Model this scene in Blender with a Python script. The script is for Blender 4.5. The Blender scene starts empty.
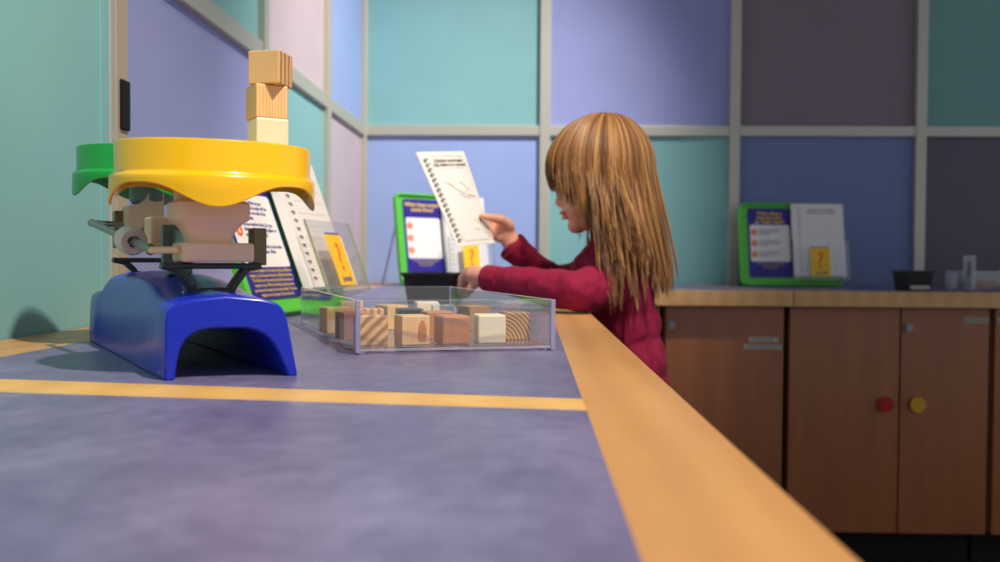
import bpy, bmesh, math, random
from mathutils import Vector, Matrix, Euler, noise
R=math.radians; PI=math.pi
random.seed(7)
sc=bpy.context.scene; COL=sc.collection
T=0.75                      # height of the worktops
EYE=0.83
# ---------------------------------------------------------------- camera
F=930.0
yaw,pit,roll=R(1.91),R(1.37),R(0.4)
fw=Vector((-math.sin(yaw)*math.cos(pit),math.cos(yaw)*math.cos(pit),-math.sin(pit)))
r0=fw.cross(Vector((0,0,1))).normalized(); u0=r0.cross(fw)
up=u0*math.cos(roll)-r0*math.sin(roll); rt=fw.cross(up)
cd=bpy.data.cameras.new('camera'); cam=bpy.data.objects.new('camera',cd); COL.objects.link(cam)
cam.matrix_world=Matrix(((rt.x,up.x,-fw.x,0),(rt.y,up.y,-fw.y,0),(rt.z,up.z,-fw.z,EYE),(0,0,0,1)))
cd.sensor_width=36; cd.lens=36*F/1000; cd.clip_start=0.02
cd.dof.use_dof=True; cd.dof.focus_distance=0.78; cd.dof.aperture_fstop=8.0
sc.camera=cam
def at(x,y,Y):              # the point seen at pixel (x,y) at depth Y
    d=fw+rt*((x-500)/F)-up*((y-281)/F); t=Y/d.y
    return Vector((d.x*t,Y,EYE+d.z*t))
def ground(x,y,Z=T):
    d=fw+rt*((x-500)/F)-up*((y-281)/F); t=(Z-EYE)/d.z
    return Vector((d.x*t,d.y*t,Z))
# ---------------------------------------------------------------- world, lights, exposure
sc.view_settings.view_transform='Standard'; sc.view_settings.look='None'
sc.view_settings.gamma=1; sc.view_settings.use_curve_mapping=False
sc.view_settings.exposure=0.0
w=bpy.data.worlds.new('world'); sc.world=w; w.use_nodes=True
w.node_tree.nodes['Background'].inputs[0].default_value=(0.80,0.86,1.0,1)
w.node_tree.nodes['Background'].inputs[1].default_value=0.52
def spot(name,loc,target,energy,size,blend,color,radius=0.03):
    l=bpy.data.lights.new(name,'SPOT'); l.energy=energy; l.spot_size=R(size); l.spot_blend=blend
    l.color=color; l.shadow_soft_size=radius
    o=bpy.data.objects.new(name,l); COL.objects.link(o); o.location=loc
    o.rotation_euler=(Vector(target)-Vector(loc)).to_track_quat('-Z','Y').to_euler()
    return o
spot('ceiling_spotlight',(0.60,0.03,2.52),(-0.24,0.78,0.78),200,66,0.9,(1.0,0.89,0.76),0.035)
spot('ceiling_spotlight',(0.80,1.75,2.55),(-0.46,2.74,0.92),255,64,1.0,(1.0,0.96,0.93),0.06)
spot('ceiling_spotlight',(0.22,0.95,2.62),(-0.12,1.62,0.85),75,42,1.0,(1.0,0.88,0.72),0.05)
# ---------------------------------------------------------------- materials
def lin(c): return tuple(((v/255)/12.92 if v/255<=.04045 else ((v/255+.055)/1.055)**2.4) for v in c)
M={}
def newmat(name):
    m=bpy.data.materials.new(name); m.use_nodes=True; nt=m.node_tree; return m,nt,nt.nodes['Principled BSDF']
def mat(name,rgb,rough=.5,metal=0,trans=0,ior=1.45,coat=0,var=0,vs=30,bump=0,bs=200,sss=0,sheen=0):
    m,nt,b=newmat(name); c=lin(rgb)+(1,)
    b.inputs['Base Color'].default_value=c; b.inputs['Roughness'].default_value=rough
    b.inputs['Metallic'].default_value=metal; b.inputs['Transmission Weight'].default_value=trans
    b.inputs['IOR'].default_value=ior; b.inputs['Coat Weight'].default_value=coat
    b.inputs['Coat Roughness'].default_value=.1
    if sss: b.inputs['Subsurface Weight'].default_value=sss; b.inputs['Subsurface Radius'].default_value=(.01,.004,.002)
    if sheen: b.inputs['Sheen Weight'].default_value=sheen
    tc=nt.nodes.new('ShaderNodeTexCoord')
    if var:
        n=nt.nodes.new('ShaderNodeTexNoise'); n.inputs['Scale'].default_value=vs; n.inputs['Detail'].default_value=5
        nt.links.new(tc.outputs['Object'],n.inputs['Vector'])
        r=nt.nodes.new('ShaderNodeValToRGB'); r.color_ramp.elements[0].position=.3; r.color_ramp.elements[1].position=.7
        r.color_ramp.elements[0].color=tuple(v*(1-var) for v in c[:3])+(1,)
        r.color_ramp.elements[1].color=tuple(min(1,v*(1+var)) for v in c[:3])+(1,)
        nt.links.new(n.outputs['Fac'],r.inputs[0]); nt.links.new(r.outputs[0],b.inputs['Base Color'])
    if bump:
        n=nt.nodes.new('ShaderNodeTexNoise'); n.inputs['Scale'].default_value=bs; n.inputs['Detail'].default_value=3
        nt.links.new(tc.outputs['Object'],n.inputs['Vector'])
        bp=nt.nodes.new('ShaderNodeBump'); bp.inputs['Strength'].default_value=bump; bp.inputs['Distance'].default_value=.002
        nt.links.new(n.outputs['Fac'],bp.inputs['Height']); nt.links.new(bp.outputs[0],b.inputs['Normal'])
    M[name]=m; return m
def wood(name,dark,light,grain=(1,14,14),scale=3,bands=18,amt=.35,rough=.45,rot=(0,0,0),rings=False,coat=0,loc=(0,0,0)):
    """grain: stretch of the coordinates; the long axis of the grain has the small number"""
    m,nt,b=newmat(name); N=nt.nodes; L=nt.links
    tc=N.new('ShaderNodeTexCoord'); mp=N.new('ShaderNodeMapping'); mp.inputs['Scale'].default_value=grain
    mp.inputs['Rotation'].default_value=rot; mp.inputs['Location'].default_value=loc
    L.new(tc.outputs['Object'],mp.inputs[0])
    n=N.new('ShaderNodeTexNoise'); n.inputs['Scale'].default_value=scale; n.inputs['Detail'].default_value=6; n.inputs['Roughness'].default_value=.6
    L.new(mp.outputs[0],n.inputs['Vector'])
    wv=N.new('ShaderNodeTexWave'); wv.inputs['Scale'].default_value=bands; wv.inputs['Distortion'].default_value=3 if not rings else 1.2
    wv.wave_type='RINGS' if rings else 'BANDS'; wv.inputs['Detail'].default_value=3; wv.inputs['Detail Scale'].default_value=.8
    if rings: wv.rings_direction='Y'
    L.new(mp.outputs[0],wv.inputs['Vector'])
    wv.inputs['Phase Offset'].default_value=rot[2]*3
    mx=N.new('ShaderNodeMix'); mx.data_type='FLOAT'; mx.inputs[0].default_value=amt
    L.new(n.outputs['Fac'],mx.inputs[2]); L.new(wv.outputs['Fac'],mx.inputs[3])
    r=N.new('ShaderNodeValToRGB'); r.color_ramp.elements[0].position=.25; r.color_ramp.elements[1].position=.75
    r.color_ramp.elements[0].color=lin(dark)+(1,); r.color_ramp.elements[1].color=lin(light)+(1,)
    L.new(mx.outputs[0],r.inputs[0]); L.new(r.outputs[0],b.inputs['Base Color'])
    b.inputs['Roughness'].default_value=rough; b.inputs['Coat Weight'].default_value=coat; b.inputs['Coat Roughness'].default_value=.25
    M[name]=m; return m
mat('teal_panel',(134,186,184),.6,var=.03,vs=8,bump=.15,bs=900)
mat('blue_panel',(158,178,226),.6,var=.03,vs=8,bump=.15,bs=900)
mat('lavender_panel',(156,162,212),.6,var=.03,vs=8,bump=.15,bs=900)
mat('slate_panel',(118,132,176),.6,var=.03,vs=8,bump=.15,bs=900)
mat('mauve_panel',(202,184,188),.6,var=.03,vs=8,bump=.15,bs=900)
mat('shaded_dusk_panel',(104,95,108),.6,var=.03,vs=8,bump=.15,bs=900)  # dusk panel darkened in its colour for the light falling off at right
mat('shaded_teal_panel',(118,166,160),.6,var=.03,vs=8,bump=.15,bs=900)  # same teal as the other panels, dimmer right-hand light put into the colour
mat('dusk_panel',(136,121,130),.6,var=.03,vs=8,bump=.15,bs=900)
mat('frame_metal',(196,192,176),.42,metal=.35,bump=.1,bs=400)
mat('tan_metal',(190,172,148),.45,metal=.2)
mat('velcro',(18,18,20),.95,var=.4,vs=900,bump=1,bs=1500)
mat('floor_carpet',(58,40,34),.95,var=.4,vs=60,bump=.5,bs=500)
mat('ceiling_paint',(190,188,182),.9,var=.03)
def clear(name,tint,gloss=.9,edge=0):
    """thin clear plastic: lets light straight through, mirrors at grazing angles"""
    m=bpy.data.materials.new(name); m.use_nodes=True; nt=m.node_tree; N=nt.nodes; L=nt.links
    N.remove(N['Principled BSDF']); out=N['Material Output']
    tr=N.new('ShaderNodeBsdfTransparent'); tr.inputs[0].default_value=tint+(1,)
    gl=N.new('ShaderNodeBsdfGlossy'); gl.inputs['Roughness'].default_value=.03; gl.inputs[0].default_value=(gloss,gloss,gloss,1)
    lw=N.new('ShaderNodeLayerWeight'); lw.inputs[0].default_value=.5
    pw=N.new('ShaderNodeMath'); pw.operation='POWER'; pw.inputs[1].default_value=4; L.new(lw.outputs['Facing'],pw.inputs[0])
    fr=N.new('ShaderNodeMath'); fr.operation='MULTIPLY_ADD'; fr.inputs[1].default_value=.75; fr.inputs[2].default_value=.04; L.new(pw.outputs[0],fr.inputs[0])
    mx=N.new('ShaderNodeMixShader'); L.new(fr.outputs[0],mx.inputs[0]); L.new(tr.outputs[0],mx.inputs[1]); L.new(gl.outputs[0],mx.inputs[2])
    if edge:
        df=N.new('ShaderNodeBsdfDiffuse'); df.inputs[0].default_value=tint+(1,)
        m2=N.new('ShaderNodeMixShader'); m2.inputs[0].default_value=edge
        L.new(mx.outputs[0],m2.inputs[1]); L.new(df.outputs[0],m2.inputs[2]); mx=m2
    L.new(mx.outputs[0],out.inputs[0]); M[name]=m
# mottled purple laminate
def laminate():
    m,nt,b=newmat('laminate'); N=nt.nodes; L=nt.links
    tc=N.new('ShaderNodeTexCoord')
    n1=N.new('ShaderNodeTexNoise'); n1.inputs['Scale'].default_value=9; n1.inputs['Detail'].default_value=9; n1.inputs['Roughness'].default_value=.68
    n2=N.new('ShaderNodeTexNoise'); n2.inputs['Scale'].default_value=75; n2.inputs['Detail'].default_value=4
    mp=N.new('ShaderNodeMapping'); mp.inputs['Rotation'].default_value=(0,0,.6); mp.inputs['Scale'].default_value=(1.7,1,1)
    L.new(tc.outputs['Object'],mp.inputs[0]); L.new(mp.outputs[0],n1.inputs['Vector']); L.new(tc.outputs['Object'],n2.inputs['Vector'])
    mx=N.new('ShaderNodeMix'); mx.data_type='FLOAT'; mx.inputs[0].default_value=.3
    L.new(n1.outputs['Fac'],mx.inputs[2]); L.new(n2.outputs['Fac'],mx.inputs[3])
    r=N.new('ShaderNodeValToRGB'); e=r.color_ramp.elements
    e[0].position=.34; e[0].color=lin((92,87,124))+(1,); e[1].position=.66; e[1].color=lin((130,124,160))+(1,)
    k=e.new(.5); k.color=lin((110,105,141))+(1,)
    L.new(mx.outputs[0],r.inputs[0]); L.new(r.outputs[0],b.inputs['Base Color'])
    b.inputs['Roughness'].default_value=.38
    bp=N.new('ShaderNodeBump'); bp.inputs['Strength'].default_value=.12; bp.inputs['Distance'].default_value=.001
    L.new(n2.outputs['Fac'],bp.inputs['Height']); L.new(bp.outputs[0],b.inputs['Normal'])
    M['laminate']=m
laminate()
wood('maple',(186,130,74),(212,160,98),(5,.9,5),2.6,2,.13,.42,coat=.15)
wood('maple_strip',(214,162,86),(228,182,106),(1.3,9,9),3,5,.25,.45)
wood('maple_across',(214,158,96),(232,184,122),(1.3,9,9),3,5,.25,.45)
wood('cabinet_wood',(152,88,46),(182,112,62),(9,9,1.2),2.6,4,.35,.4,coat=.25)
wood('cabinet_side',(140,90,56),(160,106,68),(9,9,1.2),2.6,4,.35,.5)
wood('pine',(220,170,106),(244,206,148),(8,8,1.5),14,16,.35)
wood('pine_stripe',(164,108,62),(226,186,128),(1,1,1),240,40,.6,rot=(0,-.75,.2))
wood('pine_endgrain',(180,122,74),(228,186,128),(1,1,1),60,44,.7,rot=(0,0,PI/2))
wood('pine_upright_stripe',(186,126,76),(232,192,134),(1,1,1),60,44,.7)
wood('pine_ring',(118,82,44),(200,154,94),(1,1,1),60,95,.75,rings=True,rot=(0,0,0),loc=(.018,0,.004))
wood('cedar',(180,112,68),(208,142,92),(10,10,1.5),14,40,.5)
wood('walnut_side',(136,96,56),(190,146,92),(3,3,14),10,40,.5)
mat('white_plastic_block',(238,228,196),.35,sss=.3)
mat('black_block',(30,28,28),.35,var=.5,vs=300)
mat('clear_block',(250,250,244),.03,trans=1,ior=1.45)
mat('knot',(196,122,60),.5,var=.2,vs=120)
clear('acrylic',(.985,.985,.99),edge=.03)
clear('acrylic_edge',(.62,.60,.82),edge=.45)
clear('bright_edge',(.86,.84,.95),edge=.35)
clear('green_acrylic_edge',(.55,.62,.45),edge=.4)
mat('base_blue',(18,44,190),.28,coat=.2)
mat('yellow_plastic',(255,196,0),.26,coat=.3)
mat('green_plastic',(20,160,62),.28,coat=.2)
mat('beige_plastic',(246,208,174),.42)
mat('white_nylon',(222,210,196),.35)
mat('black_plastic',(50,54,48),.35)
mat('grey_plastic',(110,130,120),.35)
mat('steel',(150,156,146),.3,metal=.85)
mat('bronze_metal',(120,104,76),.35,metal=.6)
mat('board_green',(92,196,66),.4)
mat('board_purple',(44,32,138),.4)
mat('board_white',(240,234,228),.55)
mat('paper',(246,243,238),.75,var=.01)
mat('orange_print',(240,110,40),.6)
mat('yellow_print',(246,206,40),.6)
mat('ink_purple',(70,60,140),.7)
mat('ink_gold',(206,176,70),.7)
mat('ink_dark',(84,66,30),.7)
mat('ink_grey',(206,200,192),.7)
mat('crayon_orange',(253,232,210),.8)
mat('crayon_pink',(244,214,222),.8)
mat('card_yellow',(250,200,40),.5,var=.05)
mat('bin_black',(26,26,25),.4)
mat('bin_rim',(62,58,48),.45)
mat('label_white',(188,184,172),.7)
mat('red_dot',(190,8,20),.5)
mat('yellow_dot',(222,164,24),.5)
mat('lock_chrome',(130,128,124),.3,metal=1)
mat('shirt',(140,6,54),.85,var=.12,vs=60,bump=.3,bs=900)
mat('shirt_dark',(66,6,26),.9)
mat('trousers',(126,10,48),.85,var=.1,vs=60)
mat('skin',(232,168,142),.48,sss=.15,var=.04,vs=40)
mat('lip',(232,160,140),.5)
mat('eye_white',(235,232,228),.2)
mat('iris',(70,90,110),.2)
mat('shoe',(50,40,60),.6)
mat('brown_thing',(150,80,40),.6)
mat('dark_plinth',(30,26,24),.8)
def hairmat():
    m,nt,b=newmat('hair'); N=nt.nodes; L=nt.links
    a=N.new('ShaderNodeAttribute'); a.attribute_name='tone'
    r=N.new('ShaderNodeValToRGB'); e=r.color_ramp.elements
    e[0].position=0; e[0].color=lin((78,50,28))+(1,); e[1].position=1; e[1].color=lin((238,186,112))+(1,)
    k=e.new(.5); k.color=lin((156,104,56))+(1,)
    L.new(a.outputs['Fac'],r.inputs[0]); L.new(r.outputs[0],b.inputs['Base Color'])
    b.inputs['Roughness'].default_value=.42; b.inputs['Specular IOR Level'].default_value=.6
    M['hair']=m
hairmat()
# ---------------------------------------------------------------- helpers
def tag(o,label=None,cat=None,group=None,kind=None):
    if label: o['label']=label
    if cat: o['category']=cat
    if group: o['group']=group
    if kind: o['kind']=kind
    return o
def empty(name,loc=(0,0,0),rz=0):
    o=bpy.data.objects.new(name,None); COL.objects.link(o); o.location=loc; o.rotation_euler=(0,0,rz); o.empty_display_size=.05
    return o
def link(name,bm,m,parent=None,smooth=False,loc=None,rot=None,ang=None,raw=False):
    if not raw: bmesh.ops.recalc_face_normals(bm,faces=bm.faces)
    me=bpy.data.meshes.new(name); bm.to_mesh(me); bm.free()
    ms=m if isinstance(m,(list,tuple)) else [m]
    for k in ms: me.materials.append(M[k])
    if smooth:
        for p in me.polygons: p.use_smooth=True
        if ang: 
            try: me.set_sharp_from_angle(angle=R(ang))
            except Exception: pass
    o=bpy.data.objects.new(name,me); COL.objects.link(o)
    if parent: o.parent=parent
    if loc is not None: o.location=loc
    if rot is not None: o.rotation_euler=rot
    return o
def bx(bm,c,s,rot=None,bev=0,seg=2):
    """box centred at c with size s"""
    r=bmesh.ops.create_cube(bm,size=1); vs=r['verts']
    bmesh.ops.scale(bm,vec=s,verts=vs)
    if bev:
        es=list({e for v in vs for e in v.link_edges})
        rr=bmesh.ops.bevel(bm,geom=es,offset=bev,segments=seg,affect='EDGES',profile=.5)
        vs=list({v for f in rr['faces'] for v in f.verts}|{v for v in vs if v.is_valid})
    if rot is not None: bmesh.ops.rotate(bm,cent=(0,0,0),matrix=Euler(rot).to_matrix(),verts=vs)
    bmesh.ops.translate(bm,vec=c,verts=vs); return vs
def box(name,c,s,m,parent=None,bev=0.0015,rot=None,seg=2):
    bm=bmesh.new(); bx(bm,c,s,rot,bev,seg); return link(name,bm,m,parent)
def prism(bm,pts,z0,z1):
    a=[bm.verts.new((x,y,z0)) for x,y in pts]; b=[bm.verts.new((x,y,z1)) for x,y in pts]; n=len(pts)
    bm.faces.new(a[::-1]); bm.faces.new(b)
    for i in range(n): bm.faces.new((a[i],a[(i+1)%n],b[(i+1)%n],b[i]))
    return a+b
def tube(bm,pts,rad,n=10,cap=True):
    pts=[Vector(p) for p in pts]; rings=[]
    if not isinstance(rad,(list,tuple)): rad=[rad]*len(pts)
    prev=None
    for i,p in enumerate(pts):
        d=(pts[min(i+1,len(pts)-1)]-pts[max(i-1,0)]).normalized()
        if prev is None:
            a=d.orthogonal().normalized()
        else:
            a=(prev-d*prev.dot(d)).normalized()
        prev=a; b=d.cross(a)
        rings.append([bm.verts.new(p+(a*math.cos(2*PI*k/n)+b*math.sin(2*PI*k/n))*rad[i]) for k in range(n)])
    for i in range(len(rings)-1):
        for k in range(n): bm.faces.new((rings[i][k],rings[i][(k+1)%n],rings[i+1][(k+1)%n],rings[i+1][k]))
    if cap: bm.faces.new(rings[0][::-1]); bm.faces.new(rings[-1])
def disc(bm,c,r,h,axis='z',n=32):
    c=Vector(c); d={'z':Vector((0,0,1)),'y':Vector((0,1,0)),'x':Vector((1,0,0))}[axis]
    tube(bm,[c-d*h/2,c+d*h/2],r,n)
def lathe(bm,prof,n=48,c=(0,0,0),closed=True):
    rings=[]
    for r,z in prof: rings.append([bm.verts.new((c[0]+r*math.cos(2*PI*k/n),c[1]+r*math.sin(2*PI*k/n),c[2]+z)) for k in range(n)])
    m=len(rings)
    for i in range(m if closed else m-1):
        A,B=rings[i],rings[(i+1)%m]
        for k in range(n): bm.faces.new((A[k],A[(k+1)%n],B[(k+1)%n],B[k]))
def sphere(bm,c,s,u=16,v=10,rot=None):
    s=s if hasattr(s,'__len__') else (s,s,s); c=Vector(c); q=Euler(rot).to_matrix() if rot is not None else Matrix.Identity(3)
    P_=lambda x,y,z: bm.verts.new(c+q@Vector((x*s[0],y*s[1],z*s[2])))
    top=P_(0,0,1); bot=P_(0,0,-1)
    R_=[[P_(math.sin(PI*i/v)*math.cos(2*PI*k/u),math.sin(PI*i/v)*math.sin(2*PI*k/u),math.cos(PI*i/v)) for k in range(u)] for i in range(1,v)]
    for k in range(u):
        j=(k+1)%u; bm.faces.new((top,R_[0][k],R_[0][j])); bm.faces.new((bot,R_[-1][j],R_[-1][k]))
        for i in range(len(R_)-1): bm.faces.new((R_[i][k],R_[i+1][k],R_[i+1][j],R_[i][j]))
def rrect(w,h,r,n=6):
    p=[]
    for cx,cy,a0 in ((w/2-r,h/2-r,0),(-w/2+r,h/2-r,90),(-w/2+r,-h/2+r,180),(w/2-r,-h/2+r,270)):
        for k in range(n+1):
            a=R(a0+90*k/n); p.append((cx+r*math.cos(a),cy+r*math.sin(a)))
    return p
def card(name,w,h,r,t,m,parent,x,y,z=0,bev=0):
    """rounded card in the local XY plane, centre x,y, from z to z+t"""
    bm=bmesh.new(); prism(bm,[(a+x,b+y) for a,b in rrect(w,h,r)],z,z+t); return link(name,bm,m,parent)
def text(name,body,size,m,parent,x,y,z,align='LEFT',space=1.0,bold=0,shear=0,line=1.0,ext=.00015,mtx=None):
    cu=bpy.data.curves.new(name,'FONT'); cu.body=body; cu.size=size; cu.align_x=align; cu.extrude=ext; cu.offset=bold
    cu.space_character=space; cu.shear=shear; cu.space_line=line; cu.resolution_u=2
    tmp=bpy.data.objects.new('t',cu); COL.objects.link(tmp)
    bpy.context.view_layer.update()
    me=bpy.data.meshes.new_from_object(tmp.evaluated_get(bpy.context.evaluated_depsgraph_get()))
    bpy.data.objects.remove(tmp); bpy.data.curves.remove(cu)
    me.materials.clear(); me.materials.append(M[m]); me.name=name
    o=bpy.data.objects.new(name,me); COL.objects.link(o); o.parent=parent
    if mtx is not None: o.matrix_local=mtx
    else: o.location=(x,y,z)
    return o
def copy_tree(o,parent=None):
    c=o.copy(); COL.objects.link(c)
    if parent: c.parent=parent
    for ch in list(o.children): copy_tree(ch,c)
    return c
def S(o): o['kind']='structure'; return o
# ---------------------------------------------------------------- setting
WX=-0.565; WY=3.09; SEAM=1.253; ZT=2.45; XR=1.95
S(box('floor',(0.6,1.2,-0.02),(5.2,5.0,0.04),'floor_carpet',bev=0))
S(box('ceiling',(0.6,1.2,2.78),(5.2,5.0,0.04),'ceiling_paint',bev=0))
wb=S(box('wall_back',((WX+XR)/2,WY+.06,1.38),(XR-WX+.3,0.08,2.76),'ceiling_paint',bev=0))
wl=S(box('wall_left',(WX-.06,1.0,1.38),(.08,4.1,2.76),'ceiling_paint',bev=0))
xs=[WX,0.042,0.662,1.262,1.862]
low=['blue_panel','teal_panel','slate_panel','shaded_dusk_panel']; hi=['teal_panel','lavender_panel','dusk_panel','shaded_teal_panel']
for i in range(4):
    cx=(xs[i]+xs[i+1])/2; wd=xs[i+1]-xs[i]
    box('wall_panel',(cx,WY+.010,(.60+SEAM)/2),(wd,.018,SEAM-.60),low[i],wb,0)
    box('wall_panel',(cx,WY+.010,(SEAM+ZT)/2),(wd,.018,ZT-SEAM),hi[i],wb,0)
    box('wall_rail',(cx,WY-.006,SEAM),(wd-.032,.02,.034),'frame_metal',wb,.002)
for i,x in enumerate(xs):
    w_=.034 if i else .02
    box('wall_post',(x+(0 if i else .008),WY-.008,(T+ZT)/2),(w_,.026,ZT-T),'frame_metal',wb,.002)
ys=[WY,2.525,1.92,1.12]
lowl=['mauve_panel','teal_panel','lavender_panel']; hil=['blue_panel','mauve_panel','teal_panel']
for i in range(3):
    cy=(ys[i]+ys[i+1])/2; wd=ys[i]-ys[i+1]
    box('wall_panel',(WX-.010,cy,(.60+SEAM)/2),(.018,wd,SEAM-.60),lowl[i],wl,0)
    box('wall_panel',(WX-.010,cy,(SEAM+ZT)/2),(.018,wd,ZT-SEAM),hil[i],wl,0)
    box('wall_rail',(WX+.004,cy,SEAM),(.016,wd-.032,.036),'frame_metal',wl,.002)
for y in ys[1:3]:
    box('wall_post',(WX+.006,y,(T+ZT)/2),(.02,.03,ZT-T),'frame_metal',wl,.002)
# the nearer teal partition on the left, standing proud of the wall
wn=S(box('wall_near',(-.515,.369,1.38),(.026,1.438,2.74),'teal_panel',bev=.001))
box('edge_trim',(-.5125,1.0955,1.38),(.028,.015,2.74),'frame_metal',wn,.002)
box('end_stile',(-.513,1.120,1.38),(.029,.034,2.74),'tan_metal',wn,.002)
box('inner_strip',(-.5005,1.076,(T+ZT)/2),(.003,.022,ZT-T),'teal_panel',wn,.0005)
vs_=box('velcro_strip',(-.4965,1.1235,1.014),(.004,.024,.061),'velcro',None,.002)
tag(vs_,'short black fuzzy tape strip on the tan end of the teal partition','tape')
# ---------------------------------------------------------------- worktops
def quad_top(name,pts,z0,z1,m,parent,bev=0):
    bm=bmesh.new(); prism(bm,pts,z0,z1); return link(name,bm,m,parent)
XI,XE=.030,.088; XL=-.416; YN=-.55; CF=2.47
t=tag(empty('activity_table',(-.2,.9,0)),'long purple laminate table with maple edging and an inlaid maple stripe','table')
def loc(pts): return [(x+.2,y-.9) for x,y in pts]
# stripe corners
sA=(XL,.600); sB=(XI,.5330); sC=(XI,.4925); sD=(XL,.5445)
quad_top('laminate_panel',loc([(XL,YN),(XI,YN),sC,sD]),T-.03,T,'laminate',t)
quad_top('laminate_panel',loc([sA,sB,(XI,CF+.56),(XL,CF+.56)]),T-.03,T,'laminate',t)
quad_top('inlaid_stripe',loc([sD,sC,sB,sA]),T-.03,T,'maple_strip',t)
quad_top('edge_trim',loc([(XI,YN),(XE,YN),(XE,.5275),(XI,.5275)]),T-.037,T,'maple',t)
quad_top('edge_trim',loc([(XI,.5277),(XE,.5277),(XE,1.45),(XI,1.45)]),T-.037,T,'maple',t)
quad_top('edge_trim',loc([(XI,1.4502),(XE,1.4502),(XE,CF),(XI,CF)]),T-.037,T,'maple',t)
quad_top('edge_trim',loc([(-.4985,YN),(XL,YN),(XL,1.1395),(-.4985,1.1395)]),T-.03,T,'maple',t)
quad_top('edge_trim',loc([(WX+.018,1.14),(XL,1.14),(XL,CF+.56),(WX+.018,CF+.56)]),T-.03,T,'maple',t)
quad_top('edge_trim',loc([(WX+.018,CF+.56),(XI,CF+.56),(XI,WY-.022),(WX+.018,WY-.022)]),T-.03,T,'maple_across',t)
box('table_body',(-.235+.2,1.25-.9,.36),(.52,3.5,.70),'cabinet_side',t,.002)
bt=tag(empty('back_counter',(.9,2.78,0)),'back counter top with blue purple laminate and thick maple front edge','counter')
def lb(pts): return [(x-.9,y-2.78) for x,y in pts]
JX=.692
quad_top('laminate_panel',lb([(XE,CF+.03),(JX-.001,CF+.03),(JX-.001,WY-.022),(XE,WY-.022)]),T-.03,T,'laminate',bt)
quad_top('laminate_panel',lb([(JX+.001,CF+.03),(XR,CF+.03),(XR,WY-.022),(JX+.001,WY-.022)]),T-.03,T,'laminate',bt)
quad_top('edge_trim',lb([(XE,CF),(JX-.0015,CF),(JX-.0015,CF+.03),(XE,CF+.03)]),T-.040,T+.0003,'maple_across',bt)
quad_top('edge_trim',lb([(JX+.0015,CF),(XR,CF),(XR,CF+.03),(JX+.0015,CF+.03)]),T-.040,T+.0003,'maple_across',bt)
quad_top('joint_strip',lb([(JX-.03,CF+.03),(JX-.002,CF+.03),(.52,WY-.03),(.49,WY-.03)]),T-.02,T+.0006,'maple_across',bt)
# ---------------------------------------------------------------- cabinets
def cabinet(x0,x1,label,doors):
    c=tag(empty('base_cabinet',((x0+x1)/2,2.79,0)),label,'cabinet')
    cx=(x0+x1)/2
    box('cabinet_body',(0,.015,.405),(x1-x0-.006,.56,.60),'cabinet_side',c,.002)
    box('plinth',(0,.06,.05),(x1-x0-.006,.48,.10),'dark_plinth',c,0)
    out=[]
    for d0,d1,lockx in doors:
        d=box('cabinet_door',((d0+d1)/2-cx,-.275,.405),(d1-d0,.018,.604),'cabinet_wood',c,.0015)
        if lockx is not None:
            bm=bmesh.new(); disc(bm,(lockx-cx,-.288,.655),.011,.008,'y',24); disc(bm,(lockx-cx,-.293,.655),.0075,.006,'y',24)
            bx(bm,(lockx-cx,-.2965,.655),(.0015,.002,.008))
            link('door_lock',bm,'lock_chrome',d,True,ang=40)
        out.append(d)
    return c,out,cx
c0,d0,cx0=cabinet(.10,.352,'maple base cabinet mostly hidden behind the child, left of the locked door',[(.106,.346,None)])
c1,d1,cx1=cabinet(.354,.684,'single-door maple base cabinet with lock and two white name strips',[(.362,.676,.377)])
c2,d2,cx2=cabinet(.688,1.222,'two-door maple base cabinet with one red and one yellow dot on its doors',[(.692,.982,None),(.986,1.216,1.003)])
c3,d3,cx3=cabinet(1.226,1.70,'maple base cabinet cut off by the right edge, right of the yellow dot',[(1.232,1.46,None),(1.464,1.694,None)])
def sticker(par,cx,x,z,w,h,body):
    s=box('name_strip',(x-cx,-.2855,z),(w,.0012,h),'label_white',par,0)
    if body:
        text('printed_text',body,h*.62,'ink_dark',s,0,0,0,'CENTER',mtx=Matrix.Translation((x-cx,-.2864,z-h*.22))@Matrix.Rotation(PI/2,4,'X'),ext=.0001)
sticker(d1[0],cx1,.622,.6185,.078,.0125,'DEPTH BLOCKS'); sticker(d1[0],cx1,.621,.599,.100,.0125,'CUP CYLINDER PILLOW')
sticker(d2[1],cx2,1.182,.676,.064,.0135,'CLEAR PLASTIC')
sticker(d3[0],cx3,1.27,.676,.064,.0135,'')
for x,m,lb_ in ((.946,'red_dot','red round sticker on the middle cabinet door'),(1.029,'yellow_dot','yellow round sticker on the cabinet door under the lock')):
    bm=bmesh.new(); disc(bm,(0,0,0),.0205,.003,'y',40); o=link('round_sticker',bm,m,None,True,loc=(x,2.4945,.450),ang=40); tag(o,lb_,'sticker')
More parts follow.
